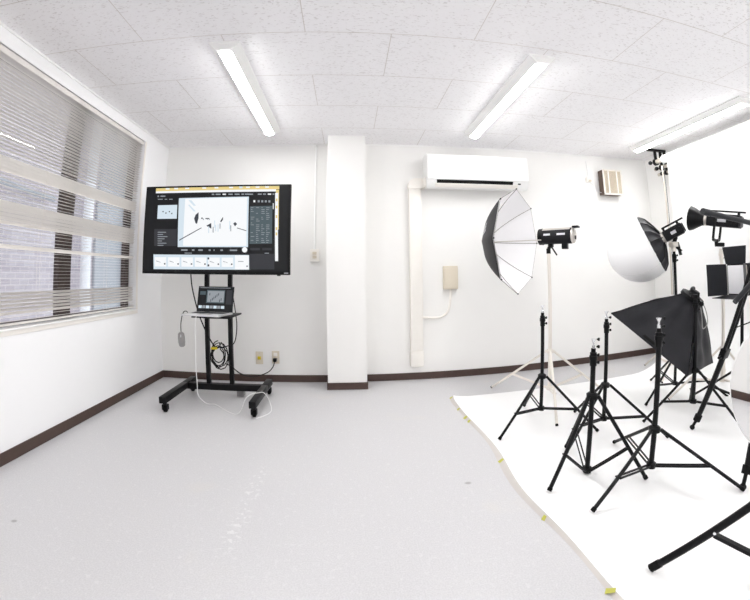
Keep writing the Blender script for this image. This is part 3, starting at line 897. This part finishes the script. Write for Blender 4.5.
# ------------------------------------------------------------------ light stands
def stand(name, label, c, Rf, phi, zh, zb, zt, style='black', grp='light stands', rt=0.0125, spigot=True, joint=0.6, clamps=2, floor_z=0.003, rleg=0.0085):
    m, mc = {'black': (M_black, M_blackp), 'white': (M_alum, M_alum)}[style]
    x, y = c
    t = thing(name, label, 'light stand', (x, y, 0), grp)
    top = zt - (0.045 if spigot else 0.0)
    cl = top - 0.085
    B().tube((x, y, zb - 0.01), (x, y, cl if clamps else top), rt, n=14).build('column', m, t)
    b = B()
    if clamps:
        b.tube((x, y, cl), (x, y, top - 0.02), rt + 0.004, n=14).tube((x, y, cl + 0.03), (x, y, cl + 0.05), rt + 0.007, n=14)
        b.tube((x, y, top - 0.02), (x, y, top), rt - 0.001, n=14)
        ck = b.build('clamp_collar', mc, t)
        for k in range(clamps):
            zz = cl + 0.016 + k * 0.038
            a = 0.3 + (k % 2) * 0.5
            d = Vector((math.cos(a), -math.sin(a), 0))
            p = Vector((x, y, zz)) + d * (rt + 0.003)
            B().tube(p, p + d * 0.008, 0.004, n=8).tube(p + d * 0.006, p + d * 0.014, 0.008, n=10).build('clamp_knob', M_chrome if style != 'black' else mc, ck)
    if spigot:
        B(Matrix.Translation((x, y, top))).lathe([(0.008, 0), (0.008, 0.014), (0.0045, 0.018), (0.0045, 0.028), (0.007, 0.034), (0.013, 0.046), (0, 0.046)], 14).build('spigot', M_chrome, t)
    b = B(Matrix.Translation((x, y, zh)))
    b.lathe([(rt + 0.001, -0.014), (rt + 0.014, -0.014), (rt + 0.016, 0.008), (rt + 0.006, 0.016), (rt + 0.001, 0.016)], 16, True)
    b.build('hub', mc, t)
    b = B(Matrix.Translation((x, y, zb)))
    b.lathe([(0.0, -0.016), (rt + 0.009, -0.014), (rt + 0.010, 0.012), (rt, 0.014)], 16)
    b.build('lower_collar', mc, t)
    for k in range(3):
        a = R(phi) + k * 2 * PI / 3
        d = Vector((math.cos(a), math.sin(a), 0))
        h = Vector((x, y, zh)) + d * (rt + 0.016)
        f = Vector((x, y, 0.009 + floor_z)) + d * Rf
        j = h.lerp(f, joint)
        lg = B().tube(h, h.lerp(f, 0.985), rleg, n=10).build('leg', m, t)
        B().tube(h.lerp(f, 0.965 if style == 'black' else 0.985), f, rleg + (0.002 if style == 'black' else 0.0008), n=10).build('foot_cap', M_rubber, lg)
        s0 = Vector((x, y, zb)) + d * (rt + 0.008)
        sd = Vector((-d.y, d.x, 0)) * 0.010
        b = B()
        for s in (-1, 1):
            b.bar(s0 + sd * s, j + sd * s, 0.004, 0.010)
        b.tube(j - sd * 1.5, j + sd * 1.5, 0.004, n=8)
        b.build('strut', m, t)
    return t

stand('light_stand', 'leftmost black light stand, bare spigot on top, in front of the tall white stand', (1.218, 2.177), 0.367, 80.5, 0.343, 0.127, 0.800, rt=0.0115)
stand('light_stand', 'black light stand with half-folded steep legs near the left edge of the paper', (1.149, 1.550), 0.285, 79.8, 0.412, 0.022, 0.690, rt=0.0125, joint=0.62, clamps=4, rleg=0.0095)
stand('light_stand', 'black light stand whose top stands at the left corner of the black softbox', (1.512, 1.911), 0.389, 83.0, 0.320, 0.108, 0.768, rt=0.0115, clamps=3)
stand('light_stand', 'nearest black light stand with bare silver spigot, standing in front of the black softbox', (1.384, 1.362), 0.424, 75.5, 0.266, 0.083, 0.790, rt=0.0125, clamps=4)
stand('light_stand', 'tall cream white light stand carrying the studio strobe, legs spread by the back wall', (1.529, 2.614), 0.538, 6.0, 0.395, 0.10, 1.150, 'white', rt=0.0135, spigot=False, rleg=0.0095, clamps=0)
stand('light_stand', 'black light stand right behind the softbox, carrying the softbox', (2.200, 1.832), 0.358, 43.4, 0.333, 0.124, 0.80, rt=0.0125, spigot=False)
stand('light_stand', 'black light stand behind the softbox carrying the lantern light', (2.492, 2.265), 0.401, 73.2, 0.312, 0.096, 1.13, rt=0.0115, spigot=False)
stand('light_stand', 'white light stand at the right carrying the light with the cone reflector', (2.71, 1.993), 0.415, 153.0, 0.39, 0.15, 1.13, 'white', rt=0.0125, spigot=False)
stand('light_stand', 'black light stand at the right carrying the barn door panel light', (2.647, 1.790), 0.368, 102.6, 0.28, 0.08, 0.83, rt=0.0115, spigot=False)

stand('light_stand', 'low white light stand behind the softbox, one leg reaching towards the back wall', (2.95, 2.72), 0.37, 90.0, 0.30, 0.10, 0.62, 'white', rt=0.012, spigot=False, clamps=0)

# ------------------------------------------------------------------ studio strobe and umbrella
sp = Vector((1.588, 2.590, 1.283))
ax = Vector((-0.65, 0.76, 0.03)).normalized()
F = frame(sp, ax) @ Matrix.Diagonal((1, 1, 0.82, 1))
so = thing('studio_strobe', 'black and silver studio strobe on the tall white stand, pointing into the umbrella', 'studio light', sp - Vector((0, 0, 0.075)))
rb = 0.061
B(F).lathe([(0.0, 0.132), (rb - 0.008, 0.132), (rb - 0.004, 0.13), (rb, 0.115), (rb, -0.15), (rb - 0.004, -0.16), (0, -0.16)], 32).build('body', M_blackm, so)
B(F).lathe([(rb - 0.006, 0.165), (rb + 0.003, 0.163), (rb + 0.004, 0.128), (rb + 0.0005, 0.126)], 32).lathe([(0, 0.14), (rb - 0.006, 0.14), (rb - 0.006, 0.165)], 32).build('front_ring', M_blackp, so)
b = B(F)
for a0 in (55,):
    prof = []
    ring0 = [b.v(((rb + 0.004) * math.cos(R(a)), (rb + 0.004) * math.sin(R(a)), 0.12)) for a in range(45, 136, 10)]
    ring1 = [b.v(((rb + 0.004) * math.cos(R(a)), (rb + 0.004) * math.sin(R(a)), -0.15)) for a in range(45, 136, 10)]
    for i in range(len(ring0) - 1): b.f([ring0[i], ring0[i + 1], ring1[i + 1], ring1[i]])
b.build('top_cover', M_silver, so)
B(F).lathe([(0, -0.185), (rb - 0.012, -0.184), (rb - 0.003, -0.176), (rb - 0.002, -0.1605), (0, -0.1605)], 32).build('rear_panel', M_silver, so)
B(F).box((-0.02, -0.03, -0.192), (0.012, 0.0, -0.1855), 0.003).build('dial', M_blackp, so)
B(F).box((-0.03, rb - 0.004, -0.225), (0.03, rb + 0.012, -0.165), 0.004).build('rear_handle', M_dgrey, so)
for z0, z1 in ((0.035, 0.10), (-0.11, -0.03)):
    b = B(F)
    for s in (-1, 1):
        pass
    ra = rb + 0.001
    v0 = [b.v((ra * math.cos(R(a)), ra * math.sin(R(a)), z0)) for a in (4, 11, 18)]
    v1 = [b.v((ra * math.cos(R(a)), ra * math.sin(R(a)), z1)) for a in (4, 11, 18)]
    for i in range(2): b.f([v0[i], v0[i + 1], v1[i + 1], v1[i]])
    b.build('label_plate', M_label, so)
B(F).box((-0.022, -rb - 0.04, -0.115), (0.022, -rb + 0.006, -0.06), 0.004).build('battery_block', M_blackp, so)
B(F).box((-0.020, -rb - 0.022, 0.03), (0.020, -rb + 0.008, 0.075), 0.004).build('mount_foot', M_blackp, so)
b = B().tube((1.529, 2.614, 1.1502), (1.529, 2.614, 1.19), 0.017, n=14).tube((1.529, 2.614, 1.185), (1.545, 2.605, 1.215), 0.014, n=12)
b.build('bracket', M_blackp, so)
B().tube((1.55, 2.598, 1.20), (1.580, 2.575, 1.135), 0.006, n=8).build('tilt_lever', M_blackp, so)

uc = Vector((1.345, 2.78, 1.264))             # middle of the rim
um = thing('photo_umbrella', 'white photo umbrella with black outer cover, open towards the studio strobe', 'umbrella', uc)
UF = frame(uc, ax)                         # local +Z points from rim to apex
RU, DU = 0.425, 0.29
def urib(k, s, off=0.0, n=8):
    a = 2 * PI * k / n
    r = RU * s
    z = DU * (1 - s ** 1.75) + off
    return Vector((r * math.cos(a), r * math.sin(a), z))
b = B(UF); g = B(UF)
NS = 8
for k in range(8):
    for bld, off in ((b, 0.0), (g, 0.007)):
        rings = []
        for i in range(NS + 1):
            s = i / NS
            p, q = urib(k, s, off), urib(k + 1, s, off)
            row = []
            for j in range(7):
                u = j / 6
                w = p.lerp(q, u)
                w.z -= 0.10 * s * s * 4 * u * (1 - u) * (0.0 if off else 0.0)
                # cloth pulled in between the ribs
                row.append(bld.v(w))
            rings.append(row)
        for r0, r1 in zip(rings, rings[1:]):
            for j in range(6): bld.f([r0[j], r0[j + 1], r1[j + 1], r1[j]])
b.build('canopy', M_umb, um)
cov = g.build('outer_cover', M_fabric, um)
for k in range(8):
    pts = [urib(k, i / 8) + Vector((0, 0, -0.004)) for i in range(9)]
    rbm = B(UF).poly(pts, 0.0028, 6).build('rib', M_ribg, um)
    tp = urib(k, 1.0)
    B(UF).sph(tp + Vector((0, 0, -0.002)), 0.007, 5).build('rib_tip', M_dgrey, rbm)
B(UF).poly([urib(k, 1.0) for k in range(9)], 0.0016, 5).build('rim_cord', M_ribg, um)
B(UF).tube((0, 0, DU + 0.03), (0, 0, -0.20), 0.0045, n=8).build('shaft', M_silver, um)
# pale maker's mark on the cover
b = B(UF)
nrm = None
for k in range(8):
    mid = (urib(k, 0.62, 0.010) + urib(k + 1, 0.62, 0.010)) / 2
    wv = UF @ mid
    d = (wv - uc)
    if nrm is None or d.dot(Vector((-0.6, -0.7, 0.35))) > nrm[0]: nrm = (d.dot(Vector((-0.6, -0.7, 0.35))), k)
k = nrm[1]
p0, p1 = urib(k, 0.45, 0.0095), urib(k + 1, 0.45, 0.0095)
q0, q1 = urib(k, 0.66, 0.0095), urib(k + 1, 0.66, 0.0095)
for u0, u1 in ((0.3, 0.4), (0.46, 0.54), (0.6, 0.7)):
    b.quad(p0.lerp(p1, u0), p0.lerp(p1, u1), q0.lerp(q1, u1 + 0.06), q0.lerp(q1, u0 + 0.06))
b.build('cover_mark', M_label, um)

# ------------------------------------------------------------------ black softbox
cam_o = Vector((0, 0, H))
def push(p, s=1.07): return cam_o + (Vector(p) - cam_o) * s
hub = push((2.1885, 1.8472, 0.8137))
rim = [push(p) for p in ((1.757, 2.172, 0.712), (1.9511, 1.6802, 0.362), (2.4415, 1.8813, 0.3354), (2.2552, 2.372, 0.6954))]
sax = Vector((-0.2441, 0.5117, -0.8238)).normalized()
sb = thing('softbox', 'large black fabric softbox tipped down on its stand, back towards the camera', 'softbox', hub)
rc = sum(rim, Vector()) / 4
ex = (rim[2] - rim[1]).normalized(); ey = (rim[0] - rim[1]).normalized()
top = [hub + sax * 0.01 - ex * 0.055 + ey * 0.055, hub + sax * 0.01 - ex * 0.055 - ey * 0.055, hub + sax * 0.01 + ex * 0.055 - ey * 0.055, hub + sax * 0.01 + ex * 0.055 + ey * 0.055]
for k in range(4):
    b = B()
    r0, r1, t0, t1 = rim[k], rim[(k + 1) % 4], top[k], top[(k + 1) % 4]
    mid = (r0 + r1 + t0 + t1) / 4
    nn = (r1 - r0).cross(t0 - r0).normalized()
    if nn.dot(mid - (hub * 0.5 + rc * 0.5)) < 0: nn = -nn
    N = 14
    rr_ = random.Random(k + 20)
    ph = [rr_.uniform(0, 6) for _ in range(4)]
    G = []
    for i in range(N + 1):
        row = []
        for j in range(N + 1):
            u, v = i / N, j / N
            p = r0.lerp(r1, u).lerp(t0.lerp(t1, u), v)
            env = math.sin(PI * u) * math.sin(PI * min(1, v * 0.95 + 0.05))
            wv = math.sin(u * 13 + v * 5 + ph[0]) * 0.5 + math.sin(v * 11 - u * 6 + ph[1]) * 0.35 + math.sin(u * 21 + ph[2]) * 0.2
            p = p + nn * (0.016 * math.sin(PI * v) * (1 if True else 0) + env * 0.020 * wv)
            row.append(b.v(p))
        G.append(row)
    for i in range(N):
        for j in range(N): b.f([G[i][j], G[i + 1][j], G[i + 1][j + 1], G[i][j + 1]])
    b.build('side_panel', M_fabric, sb)
b = B()
b.slab([p.lerp(rc, 0.10) - sax * 0.035 for p in rim], sax, 0.004)
b.build('front_diffuser', M_fabin, sb, False)
for k in range(4):
    B().poly([rim[k] - sax * 0.002, top[k] - sax * 0.002], 0.006, 6).build('corner_rod', M_blackm, sb)
n1 = (rim[1] - rim[0]).cross(top[0] - rim[0]).normalized()
if n1.dot(cam_o - rim[0]) < 0: n1 = -n1
a_ = rim[0].lerp(rim[1], 0.40); c_ = rim[0].lerp(rim[1], 0.60)
up_ = (top[0] - rim[0]).normalized()
B().slab([a_ + up_ * 0.02 + n1 * 0.014, c_ + up_ * 0.02 + n1 * 0.014, c_ + up_ * 0.04 + n1 * 0.016, a_ + up_ * 0.04 + n1 * 0.016], n1, 0.004).build('flap', M_rubber, sb, False)
HF = frame(hub, sax)
B(HF).lathe([(0, -0.055), (0.030, -0.05), (0.040, -0.03), (0.052, -0.02), (0.085, -0.012), (0.088, 0.012), (0.05, 0.014), (0, 0.014)], 28).build('lamp_head', M_blackp, sb)
B(HF).poly(smooth_path([(-0.05, 0.02, -0.03), (-0.035, 0.03, -0.055), (0.035, 0.03, -0.055), (0.05, 0.02, -0.03)], 4), 0.008, 8).build('handle', M_dgrey, sb)
kb = Vector((2.245, 1.82, 0.765))
B().tube(Vector((2.2, 1.832, 0.801)), Vector((2.2, 1.832, 0.83)), 0.016, n=12).tube((2.2, 1.832, 0.82), hub + Vector((0.0, -0.01, 0.0)), 0.012, n=10).build('tilt_bracket', M_blackp, sb)
b = B().tube((2.206, 1.83, 0.815), kb, 0.006, n=8).sph(kb, 0.017, 7)
b.build('tilt_knob', M_blackp, sb)
B().poly(smooth_path([(2.245, 1.83, 0.79), (2.26, 1.81, 0.75), (2.275, 1.80, 0.69), (2.29, 1.81, 0.63), (2.27, 1.83, 0.60), (2.262, 1.83, 0.67), (2.25, 1.83, 0.74)]), 0.0032, 6).build('lead', M_grey, sb)

# ------------------------------------------------------------------ lantern light
def cob_light(t, F, L=0.19, w=0.062):
    """box-like video light body along local +Z (front)"""
    B(F).box((-w, -w * 0.75, -L), (w, w * 0.75, 0.0), 0.010).build('body', M_blackm, t)
    b = B(F)
    for k in range(6):
        z = -L + 0.02 + k * 0.016
        b.box((-w - 0.004, -w * 0.5, z), (w + 0.004, w * 0.5, z + 0.007), 0.001)
    b.build('cooling_fins', M_blackp, t)
    B(F).lathe([(0, 0.0), (0.05, 0.0), (0.055, 0.006), (0.055, 0.026), (0.044, 0.028), (0.044, 0.012), (0, 0.012)], 24).build('mount_ring', M_silver, t)
    B(F).box((-0.012, w * 0.75 + 0.018, -L - 0.035), (0.012, w * 0.75 + 0.032, -0.01), 0.004).box((-0.010, w * 0.75, -0.03), (0.010, w * 0.75 + 0.02, -0.012)).box((-0.010, w * 0.75, -L + 0.01), (0.010, w * 0.75 + 0.02, -L + 0.03)).build('top_handle', M_blackp, t)
    B(F).box((w + 0.001, -0.015, -L * 0.62), (w + 0.005, 0.010, -L * 0.35), 0.001).build('label_plate', M_label, t)
    B(F).box((-w * 0.8, -w * 0.6, -L - 0.012), (w * 0.8, w * 0.6, -L - 0.0005), 0.004).build('rear_panel', M_dgrey, t)

def yoke(t, F, base, w=0.075, drop=0.10):
    b = B(F)
    zc = -0.085
    pts = [(-w, 0.0, zc), (-w, -drop * 0.75, zc), (-w + 0.02, -drop, zc), (w - 0.02, -drop, zc), (w, -drop * 0.75, zc), (w, 0.0, zc)]
    P = smooth_path(pts, 4)
    for p, q in zip(P, P[1:]): b.bar(p, q, 0.022, 0.016, (0, 0, 1))
    b.tube((-w - 0.01, 0, zc), (-0.06, 0, zc), 0.012).tube((w + 0.012, 0, zc), (0.06, 0, zc), 0.012)
    b.build('yoke', M_blackp, t)

lc = Vector((2.430, 2.336, 1.235))
lax = Vector((-0.56, 0.62, -0.37)).normalized()
view = (lc - cam_o).normalized()
ln = thing('lantern_light', 'video light with a round white lantern softbox and black skirt, facing the back wall', 'studio light', lc)
LFm = frame(lc - lax * 0.03, lax)
cob_light(ln, LFm, 0.16, 0.058)
# black pleated skirt: a shallow cone from the ring to the rim
ro = lc + lax * 0.0
SF = frame(ro, lax)
RS = 0.24
b = B(SF)
n_ = 16
prof_r = [(0.05, -0.01), (0.12, 0.012), (0.20, 0.045), (RS, 0.085)]
rings = []
for r, z in prof_r:
    rings.append([b.v((r * math.cos(2 * PI * k / 48) * (1 + (0.02 if k % 3 == 0 else -0.01) * r / RS), r * math.sin(2 * PI * k / 48) * (1 + (0.02 if k % 3 == 0 else -0.01) * r / RS), z + (0.006 if k % 3 else -0.004) * r / RS)) for k in range(48)])
for r0, r1 in zip(rings, rings[1:]):
    for k in range(48): b.f([r0[k], r0[(k + 1) % 48], r1[(k + 1) % 48], r1[k]])
b.build('black_skirt', M_fabric, ln)
for k in range(8):
    a = 2 * PI * k / 8
    pts = [(r * math.cos(a), r * math.sin(a), z - 0.006) for r, z in prof_r]
    B(SF).poly(pts, 0.005, 6).build('skirt_rib', M_blackp, ln)
# white ball: a sphere cut by the rim
RB = 0.262
zc = 0.085 + math.sqrt(RB ** 2 - RS ** 2)
a0 = math.asin(RS / RB)
b = B(SF)
pr = []
for i in range(19):
    a = PI - a0 - (PI - a0) * i / 18
    pr.append((max(0, RB * math.sin(a)), zc + RB * math.cos(a)))
pr[-1] = (0, zc + RB)
b.lathe(pr, 48)
b.build('white_globe', M_dome, ln)
for k in range(4):
    a = PI / 4 + PI / 2 * k
    B(SF).poly([((r + 0.001) * math.cos(a), (r + 0.001) * math.sin(a), z) for r, z in pr[:-1]], 0.0022, 5).build('seam', M_fabin, ln)
B().tube((2.492, 2.265, 1.1302), (2.492, 2.265, 1.17), 0.018).box((2.465, 2.238, 1.165), (2.52, 2.292, 1.205), 0.006).build('tilt_clamp', M_alum, ln)
B().tube(LFm @ Vector((0, -0.04, -0.08)), (2.492, 2.265, 1.19), 0.016, n=10).tube((2.492, 2.265, 1.18), (2.53, 2.22, 1.13), 0.010, n=8).tube((2.52, 2.25, 1.20), (2.54, 2.24, 1.10), 0.012, n=8).build('tilt_lever', M_blackp, ln)

# ------------------------------------------------------------------ light with cone reflector
cc = Vector((2.735, 1.985, 1.34))
cax = (Vector((-0.60, 0.80, 0.19)) + view * 0.28).normalized()
CF = frame(cc + cax * 0.10, cax) @ Matrix.Scale(0.9, 4)
cl = thing('studio_light', 'black video light with a cone reflector on the white stand at the right', 'studio light', cc)
cob_light(cl, CF, 0.27, 0.070)
b = B(CF).lathe([(0.052, 0.026), (0.056, 0.05), (0.074, 0.085), (0.098, 0.125), (0.106, 0.15), (0.108, 0.156), (0.104, 0.152), (0.094, 0.125), (0.070, 0.087), (0.050, 0.055), (0.046, 0.028)], 40)
b.build('cone_reflector', M_blackp, cl)
yoke(cl, CF, None, 0.10, 0.165)
yb = CF @ Vector((0, -0.165, -0.085))
B().tube(yb + Vector((0, 0, 0.004)), yb + Vector((0, 0, -0.05)), 0.014).tube(yb + Vector((0.0, 0, -0.035)), yb + Vector((0.045, -0.035, -0.04)), 0.016, n=12).build('tilt_mount', M_blackp, cl)

# ------------------------------------------------------------------ LED panel with barn doors
pcn = Vector((2.552, 1.757, 0.908))
pl = thing('panel_light', 'LED panel light with four black barn doors below the cone reflector light', 'studio light', pcn)
pn = Vector((-0.96, 0.04, -0.02)).normalized()          # face looks to the left of the room
PF = frame(pcn, pn) @ Matrix.Scale(1.07, 4)
pw, phh = 0.075, 0.10
B(PF).box((-pw, -phh, -0.045), (pw, phh, 0.0), 0.006).build('body', M_blackm, pl)
B(PF).box((-pw + 0.010, -phh + 0.010, 0.0003), (pw - 0.010, phh - 0.010, 0.006), 0.002).build('diffuser', M_diff, pl)

# barn doors: side leaves swung out, top leaf raised, bottom leaf lying forward
def leaf(pts, name='barn_door'):
    n = (Vector(pts[1]) - Vector(pts[0])).cross(Vector(pts[2]) - Vector(pts[0]))
    return B(PF).slab(pts, n, 0.003).build(name, M_dgrey, pl, False)
leaf([(pw, -phh, 0.006), (pw, phh, 0.006), (pw + 0.07, phh + 0.004, 0.125), (pw + 0.07, -phh - 0.004, 0.125)])
leaf([(-pw, phh, 0.006), (-pw, -phh, 0.006), (-pw - 0.085, -phh - 0.004, 0.10), (-pw - 0.085, phh + 0.004, 0.10)])
leaf([(pw, phh, 0.006), (-pw, phh, 0.006), (-pw, phh + 0.11, 0.03), (pw + 0.03, phh + 0.11, 0.03)])
leaf([(-pw, -phh, 0.006), (pw, -phh, 0.006), (pw + 0.03, -phh - 0.012, 0.125), (-pw - 0.03, -phh - 0.012, 0.125)])
for s_ in (-1, 1):
    B(PF).tube((s_ * (pw + 0.001), -phh * 0.9, 0.004), (s_ * (pw + 0.001), phh * 0.9, 0.004), 0.004, n=8).build('hinge', M_silver, pl)
B().tube((2.647, 1.790, 0.8302), (2.647, 1.790, 0.895), 0.013).tube((2.647, 1.790, 0.885), PF @ Vector((0, 0, -0.05)), 0.012).build('mount', M_blackp, pl)

# ------------------------------------------------------------------ camera tripod, right
ap = Vector((1.99, 1.25, 1.17))
tr = thing('camera_tripod', 'large black camera tripod with twin tube legs at the right, its pan handle reaching left', 'tripod', (2.15, 1.27, 0))
B(Matrix.Translation((2.15, 1.27, 1.15))).lathe([(0, -0.05), (0.05, -0.05), (0.065, -0.02), (0.065, 0.02), (0.045, 0.03), (0.04, 0.07), (0, 0.07)], 24).build('head', M_blackp, tr)
B().tube((2.15, 1.27, 1.10), (2.15, 1.27, 0.72), 0.016, n=14).build('centre_column', M_black, tr)
for fx, fy in ((2.052, 1.699), (1.695, 1.078), (2.52, 1.02)):
    f = Vector((fx, fy, 0.0))
    d = Vector((fx - 2.15, fy - 1.27, 0)).normalized()
    h = Vector((2.15, 1.27, 1.13)) + d * 0.05
    sd = Vector((-d.y, d.x, 0))
    k = h.lerp(f, 0.55)
    b = B()
    for s_ in (-1, 1): b.tube(h + sd * 0.026 * s_, k + sd * 0.020 * s_, 0.0105, n=10)
    lg = b.build('leg', M_black, tr)
    q = h.lerp(f, 0.93)
    B().tube(k - (f - h).normalized() * 0.03, q, 0.017, 0.015, n=12).build('lower_leg', M_black, lg)
    F2 = frame(k, f - h, d)
    B(F2).box((-0.036, -0.018, -0.03), (0.036, 0.018, 0.03), 0.006).tube((0.02, 0.0, 0.015), (0.062, 0.0, 0.02), 0.008, n=8).build('leg_clamp', M_blackp, lg)
    B().tube(q - (f - h).normalized() * 0.03, q + (f - h).normalized() * 0.01, 0.022, n=14).tube(q, f + Vector((0, 0, 0.022)), 0.009, n=10).sph(f + Vector((0, 0, 0.0185)), 0.016, 7).build('foot', M_rubber, lg)
    B().bar(Vector((2.15, 1.27, 0.74)) + d * 0.02, h.lerp(f, 0.42), 0.018, 0.006).build('spreader', M_blackp, tr)
B().tube((2.19, 1.25, 1.19), (1.625, 1.27, 1.270), 0.012, 0.0135, n=16).tube((1.665, 1.268, 1.264), (1.615, 1.2705, 1.2715), 0.0165, n=16).build('pan_handle', M_dgrey, tr)
B().tube((1.862, 1.30, 0.83), (2.02, 1.27, 0.95), 0.013, n=12).build('locking_arm', M_dgrey, tr)

# ------------------------------------------------------------------ heavy stand, bottom right, and the round mirror on it
hs = thing('heavy_stand', 'thick black stand leg at the bottom right corner of the picture', 'stand', (1.36, 0.42, 0))
ctr = Vector((1.36, 0.42, 0))
B().tube((1.36, 0.42, 0.03), (1.36, 0.42, 1.05), 0.02, n=16).build('column', M_black, hs)
B(Matrix.Translation((1.36, 0.42, 0.66))).lathe([(0.021, -0.02), (0.045, -0.02), (0.045, 0.02), (0.021, 0.025)], 20, True).build('hub', M_blackp, hs)
B(Matrix.Translation((1.36, 0.42, 0.05))).lathe([(0.0, -0.022), (0.038, -0.018), (0.038, 0.02), (0.021, 0.025)], 20).build('lower_collar', M_blackp, hs)
for k in range(3):
    a = math.atan2(0.876 - 0.42, 0.959 - 1.36) + k * 2 * PI / 3
    d = Vector((math.cos(a), math.sin(a), 0))
    h = ctr + Vector((0, 0, 0.66)) + d * 0.045
    f = ctr + d * 0.607 + Vector((0, 0, 0.016))
    j = h.lerp(f, 0.70)
    lg = B().tube(h, h.lerp(f, 0.97), 0.0125, n=14).build('leg', M_black, hs)
    B().tube(h.lerp(f, 0.955), f, 0.0145, n=14).build('foot_cap', M_rubber, lg)
    sd = Vector((-d.y, d.x, 0))
    B().tube(j - sd * 0.018, j + sd * 0.018, 0.005, n=8).build('joint_pin', M_chrome, lg)
    B().bar(ctr + Vector((0, 0, 0.05)) + d * 0.036, j - Vector((0, 0, 0.014)), 0.022, 0.012).build('strut', M_black, hs)

mn = Vector((-0.731832, -0.680875, 0.028834)).normalized()
MC = Vector((1.360, 0.635, 0.641))
mp = Vector((1.3555, 0.6397, 0.6408))
MC = MC - mn * (MC - mp).dot(mn)
mi = thing('round_mirror', 'large round mirror at the right edge, reflecting wall, brown skirting and floor', 'mirror', MC)
MF = frame(MC, mn)
B(MF).lathe([(0, 0), (0.267, 0)], 96).build('mirror_face', M_mirror, mi, False)
B(MF).lathe([(0.2675, 0.002), (0.27, 0.0), (0.27, -0.012), (0, -0.012), (0, -0.0015), (0.2675, -0.0015)], 96).build('backing', M_white, mi)
pb = MF @ Vector((0, 0, -0.05))
B().tube(MF @ Vector((0, 0, -0.0125)), pb, 0.012, n=12).build('mount_arm', M_blackp, mi)
B().tube((pb.x, pb.y, 0.012), (pb.x, pb.y, 0.68), 0.014, n=14).build('post', M_black, mi)
B(Matrix.Translation((pb.x, pb.y, 0.003))).lathe([(0, 0), (0.095, 0), (0.095, 0.008), (0.02, 0.016), (0, 0.014)], 40).build('base', M_black, mi)
